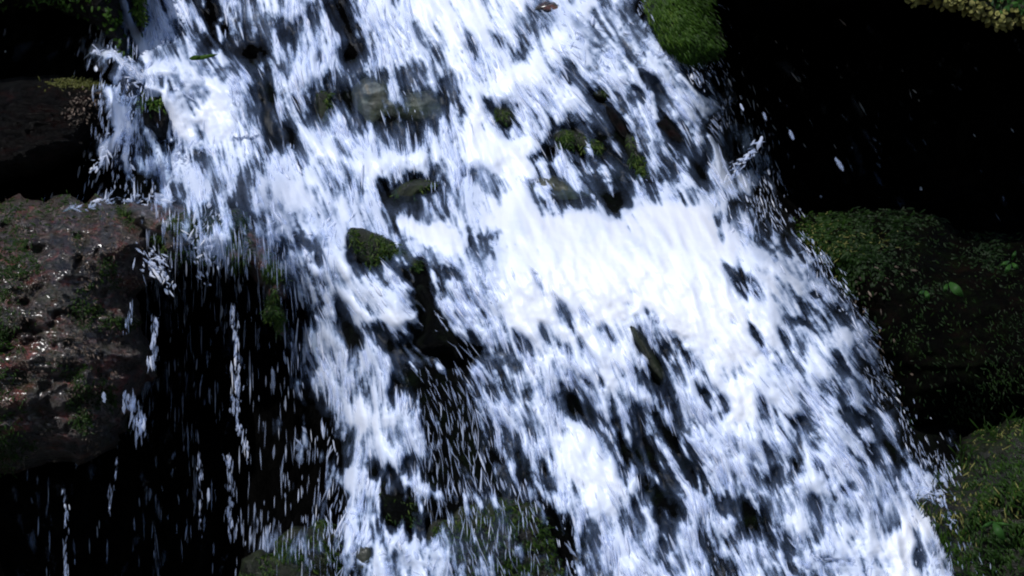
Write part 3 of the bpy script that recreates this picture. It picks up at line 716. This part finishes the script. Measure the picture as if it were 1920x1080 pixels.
blades(o, i_, "lichen", M_LICHEN, 1500, lambda X, Y: sstep(40, 8, i_["sd"]) * .9 + .03, (7, 15), (5, 10), 0, 70, out=.8, tint=lambda x, y: .45 + 0 * x)
blades(o, i_, "moss", M_LEAF, 1500, lambda X, Y: sstep(20, 45, i_["sd"]), (7, 15), (5, 9), 0, 70, out=.5)
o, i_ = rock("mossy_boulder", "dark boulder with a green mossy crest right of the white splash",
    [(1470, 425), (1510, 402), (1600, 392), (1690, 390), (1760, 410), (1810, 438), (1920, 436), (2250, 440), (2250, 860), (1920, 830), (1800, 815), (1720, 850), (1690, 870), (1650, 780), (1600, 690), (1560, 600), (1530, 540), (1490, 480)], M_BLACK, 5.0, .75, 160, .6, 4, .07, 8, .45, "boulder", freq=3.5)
blades(o, i_, "moss", M_MOSSD, 4600, lambda X, Y: (blob(1580, 450, 90, 45)(X, Y) * 1.3 + blob(1545, 510, 45, 80)(X, Y) * 1.5 + blob(1720, 408, 80, 14)(X, Y) * 1.2 + blob(1850, 460, 30, 40)(X, Y) * .7 + blob(1740, 550, 20, 20)(X, Y) * .5) * (.4 + sstep(-.2, .3, pn(X, Y, 30, 9))), (7, 16), (2, 5), 30, 50, tint=lambda x, y: .5 - (x - 1490) / 330 + .25 * np.exp(-((x - 1740) / 60) ** 2 - ((y - 412) / 16) ** 2))
blades(o, i_, "dark_moss", M_MOSSD, 5000, lambda X, Y: .25 + sstep(-.1, .35, pn(X, Y, 70, 31, 5)) * (1 + blob(1640, 600, 120, 160)(X, Y)), (5, 12), (1.2, 2.6), 25, 30, out=.3, tint=lambda x, y: .05 + .25 * pn(x, y, 50, 32))
blades(o, i_, "wet_moss", M_LICHEN, 700, lambda X, Y: blob(1530, 480, 35, 60)(X, Y) + .5 * blob(1590, 455, 70, 20)(X, Y), (5, 15), (1.2, 3), 25, 40, tint=lambda x, y: .15 + 0 * x)
blades(o, i_, "leaf_litter", M_DEAD, 80, lambda X, Y: blob(1600, 600, 45, 50)(X, Y) + blob(1640, 520, 60, 50)(X, Y) * .4 + blob(1640, 680, 40, 60)(X, Y) * .6, (6, 15), (2, 4), 30, 35)
o, i_ = rock("moss_bank", "olive green mossy bank in the lower right corner",
    [(1700, 930), (1742, 898), (1780, 868), (1815, 815), (1860, 800), (1920, 788), (2250, 780), (2250, 1250), (1800, 1250), (1775, 1120), (1740, 1040), (1710, 970)], M_OLIVE, 4.55, .4, 110, .5, 4, .10, 18, .3, "bank", freq=6)
blades(o, i_, "moss", M_MOSS, 9000, lambda X, Y: .35 + sstep(-.2, .3, pn(X, Y, 40, 4)) * .8, (8, 22), (1.5, 3.5), 25, 28, out=.6, off=.01, tint=lambda x, y: .05 + sstep(850, 800, y) * .2 + .3 * pn(x, y, 40, 11))
blades(o, i_, "edge_grass", M_MOSSD, 900, lambda X, Y: sstep(34, 4, i_["sd"]), (12, 34), (1.5, 3.2), 150, 50, out=.7, tint=lambda x, y: .3 + 0 * x)
blades(o, i_, "dry_grass", M_LICHEN, 420, lambda X, Y: blob(1860, 805, 60, 25)(X, Y) + blob(1800, 930, 60, 60)(X, Y) * .4, (8, 26), (1.5, 3), 25, 30, tint=lambda x, y: .25 + 0 * x)


# ------------------------------------------------------------------ little plants
def leaf_plant(name, label, base, d, leaves, mat=None, cat="plant"):
    e = bpy.data.objects.new(name, None); COL.objects.link(e); e.location = at(base[0], base[1], d); tag(e, label, cat)
    o0 = np.array(e.location)
    for (x0, y0, x1, y1, wpx) in leaves:
        K = 9; t = np.linspace(0, 1, K); nrm = np.array([-(y1 - y0), x1 - x0], float); nrm /= np.hypot(*nrm) + 1e-9
        V = []; wv = np.sin(np.pi * np.clip(t * .92 + .06, 0, 1)) ** .8 * wpx / 2
        lift_ = np.sin(t * math.pi) * .02 + t * .015
        for sgn, dz in ((-1, .006), (0, 0), (1, .006)):
            V.append(at(x0 + (x1 - x0) * t + nrm[0] * wv * sgn, y0 + (y1 - y0) * t + nrm[1] * wv * sgn, d - .01 - lift_ + dz))
        V = np.stack(V, 1).reshape(-1, 3) - o0
        f = np.array([[k * 3 + c, k * 3 + c + 1, k * 3 + c + 4, k * 3 + c + 3] for k in range(K - 1) for c in (0, 1)])
        mesh_obj("leaf", V, f, mat or M_LEAF, e, attrs={"tint": np.full(len(V), random.uniform(.3, .8))})
        ax = np.linspace(0, 1, 6); c = np.stack([base[0] + (x0 - base[0]) * ax, base[1] + (y0 - base[1]) * ax], 1)
    return e


leaf_plant("fern_leaf", "bright green pointed leaf plant on the lower right moss bank", (1862, 978), 4.5, [(1862, 978, 1884, 1016, 15), (1862, 978, 1840, 990, 7), (1866, 980, 1895, 985, 6)])
leaf_plant("seedling", "small round leafed seedling on the dark face of the right boulder", (1780, 530), 4.95, [(1780, 530, 1806, 556, 17), (1776, 532, 1770, 548, 8)])
leaf_plant("seedling", "pair of tiny leaves left of the round leafed seedling on the dark boulder", (1735, 545), 4.95, [(1735, 545, 1742, 562, 9), (1733, 545, 1722, 553, 7)])
leaf_plant("seedling", "small leafy sprig at the right edge of the dark boulder", (1895, 495), 4.95, [(1895, 495, 1885, 512, 9), (1897, 493, 1910, 505, 8), (1893, 490, 1876, 498, 7), (1897, 488, 1905, 470, 7)])
leaf_plant("fallen_leaf", "yellow green leaf caught in the splash at the left ledge", (360, 112), 5.6, [(358, 112, 408, 102, 8), (355, 110, 378, 106, 9)], M_MOSS, "leaf")


# ------------------------------------------------------------------ trickles and single drops
def trickle(label, pts, w, depth, foam=.5):
    pts = np.array(pts, float); seg = np.hypot(*np.diff(pts, axis=0).T); L = seg.sum(); n = int(L * w / 26) + 6
    cs = np.concatenate([[0], np.cumsum(seg)]); s_ = rng.uniform(0, L, n)
    gate = fbm(np.stack([s_ / 22, s_ * 0, s_ * 0 + L], -1), 3, 88)
    s_ = s_[gate > -.28]; gate = gate[gate > -.28]; n = len(s_)
    mean = fbm(np.stack([s_ / 40, s_ * 0 + 5, s_ * 0 + L], -1), 2, 87) * w * .5
    x = np.interp(s_, cs, pts[:, 0]) + mean + rng.normal(0, w * .34, n); y = np.interp(s_, cs, pts[:, 1])
    rd = rng.gamma(2.0, w * .035, n) + .6 + np.clip(gate, 0, 1) * w * .07; ln = rng.gamma(2.5, 4.5, n) + rd * 2.5
    o = strands(x, y, rng.normal(0, 6, n), ln, rd, np.zeros(n), np.clip(foam - .34 + gate * .5 + rng.normal(0, .25, n), .02, 1), "water_trickle", M_DROP, .2, depth + rng.normal(0, .01, n), 6, 6)
    tag(o, label, "trickle", "trickles falling past the dark hollow")


def splash(label, pts, w, depth, foam, n):
    pts = np.array(pts, float); seg = np.hypot(*np.diff(pts, axis=0).T); L = seg.sum()
    cs = np.concatenate([[0], np.cumsum(seg)]); u = rng.beta(1.0, 1.5, n); s_ = u * L
    dirx = np.gradient(np.interp(np.linspace(0, L, 60), cs, pts[:, 0])); diry = np.gradient(np.interp(np.linspace(0, L, 60), cs, pts[:, 1]))
    a = np.degrees(np.arctan2(dirx, diry)); a = np.interp(s_, np.linspace(0, L, 60), a) + rng.normal(0, 28, n)
    x = np.interp(s_, cs, pts[:, 0]) + rng.normal(0, w * .5, n) * (1.2 - .7 * u); y = np.interp(s_, cs, pts[:, 1]) + rng.normal(0, w * .5, n) * (1.2 - .7 * u)
    rd = np.exp(rng.normal(.05, .55, n)) + .35; ln = rng.gamma(2.2, 3.6, n) + rd * 2.2
    o = strands(x, y, a, ln, rd, np.zeros(n), np.clip(foam - .28 + rng.normal(0, .25, n), .02, 1), "water_splash", M_DROP, .12, depth + rng.normal(0, .03, n), 6, 7)
    tag(o, label, "splash", None, "stuff")


splash("topmost finger of splash flung left over the upper left ledge", [(275, 160), (240, 125), (212, 102), (172, 92)], 16, 5.6, .75, 90)
splash("splash curling down the left side of the upper left ledge", [(222, 165), (230, 215), (220, 255), (198, 280), (190, 305), (160, 325)], 18, 5.6, .8, 130)
splash("short splash sheet between the two left fingers of spray", [(235, 205), (242, 250), (235, 290), (248, 345)], 14, 5.6, .6, 70)
splash("finger of splash rising off the right edge of the upper fall", [(1360, 335), (1385, 310), (1408, 285), (1430, 262)], 14, 5.5, .55, 60)
splash("row of white splashes along the top of the brown boulder", [(330, 372), (260, 372), (200, 378), (150, 385), (105, 402)], 12, 4.95, .45, 70)
splash("white splash spilling over the front of the rock shelf", [(385, 405), (385, 440), (375, 480), (390, 530)], 34, 5.1, .6, 110)
splash("lacy white clump of splash at the left end of the rock shelf", [(280, 480), (298, 505), (318, 545)], 26, 5.05, .7, 90)
splash("splash leaping right onto the mossy bank at the lower right", [(1700, 930), (1740, 915), (1765, 935), (1790, 990)], 18, 4.4, .5, 90)
trickle("longest thin trickle falling down the middle of the dark hollow", [(438, 570), (440, 640), (442, 720), (448, 800), (462, 845), (468, 870)], 11, 5.3, .6)
trickle("broken thin trickle at the bottom left corner", [(118, 922), (124, 960), (122, 1010), (125, 1090), (125, 1150)], 8, 5.2, .35)
trickle("short trickle beading from the brown boulder onto darkness", [(222, 860), (214, 890), (205, 920), (206, 960)], 6, 5.2, .25)
trickle("beaded trickle just left of the longest one, low in the hollow", [(374, 850), (375, 900), (374, 960), (376, 1010)], 6, 5.3, .3)
trickle("beaded trickle right below the longest one", [(424, 850), (430, 900), (428, 950), (436, 1010)], 9, 5.3, .35)
trickle("trickle sliding over the brown boulder face beside the hollow", [(246, 570), (238, 610), (230, 655)], 8, 4.95, .4)
trickle("lavender splash of water at the boulder's lower right corner", [(240, 735), (258, 780), (264, 825)], 20, 4.95, .2)
trickle("pale short fall at the hollow's left rim", [(292, 590), (288, 640), (284, 690)], 11, 5.1, .5)


def one_drop(label, x, y, L, r, a, d, foam):
    o = strands(np.array([x]), np.array([y]), np.array([a]), np.array([L]), np.array([r]), np.array([0.]), np.array([foam]), "water_drop", M_DROP, .1, np.array([d]), 11, 10)
    tag(o, label, "water drop", "stray drops thrown across the dark hollow")


one_drop("largest stray drop far out over the black hollow", 1574, 308, 30.4, 4.34, 30, 5.3, 0.18)
one_drop("pale stray drop halfway between the fall and the largest drop", 1484, 253, 20.9, 3.72, 25, 5.3, 0.21)
one_drop("bright white stray drop nearest the right edge of the fall", 1391, 201, 15.2, 2.48, 25, 5.4, 0.54)
one_drop("greyish stray drop beside the bright white one", 1434, 218, 17.099999999999998, 3.1, 15, 5.4, 0.21)
one_drop("thick white drop below the mossy crest over the right bank", 1772, 904, 24.7, 3.72, 22, 4.4, 0.36)
one_drop("short white falling drop in the middle of the lower left darkness", 391, 928, 26.599999999999998, 3.1, 0, 5.2, 0.42)
one_drop("bluish blob of water in front of the brown boulder's right side", 195, 745, 20.9, 4.34, 5, 4.9, 0.3)

# ------------------------------------------------------------------ light
sun_dir = Vector((-.42, -.62, 1.05)).normalized()
sd = bpy.data.lights.new("sun", 'SUN'); sd.energy = 4.3; sd.angle = R(.5); sd.color = (1, .99, .975)
so = bpy.data.objects.new("sun", sd); COL.objects.link(so); so.rotation_euler = sun_dir.to_track_quat('Z', 'Y').to_euler(); so.location = (-4, -6, 10)
wd = bpy.data.worlds.new("World"); scene.world = wd; wd.use_nodes = True
nt = wd.node_tree; bg = nt.nodes["Background"]; sky = nt.nodes.new("ShaderNodeTexSky"); sky.sky_type = 'NISHITA'; sky.sun_disc = False
sky.sun_elevation = math.asin(sun_dir.z); sky.sun_rotation = math.atan2(sun_dir.x, sun_dir.y)
nt.links.new(sky.outputs[0], bg.inputs[0]); bg.inputs[1].default_value = .13

scene.view_settings.view_transform = 'Standard'; scene.view_settings.look = 'None'; scene.view_settings.exposure = 0.0; scene.view_settings.gamma = 1
scene.render.engine = 'CYCLES'
scene.cycles.max_bounces = 6; scene.cycles.diffuse_bounces = 2; scene.cycles.glossy_bounces = 2; scene.cycles.transparent_max_bounces = 12
scene.cycles.filter_width = 2.0
scene.cycles.use_denoising = True
scene.cycles.sample_clamp_direct = 4; scene.cycles.sample_clamp_indirect = 3
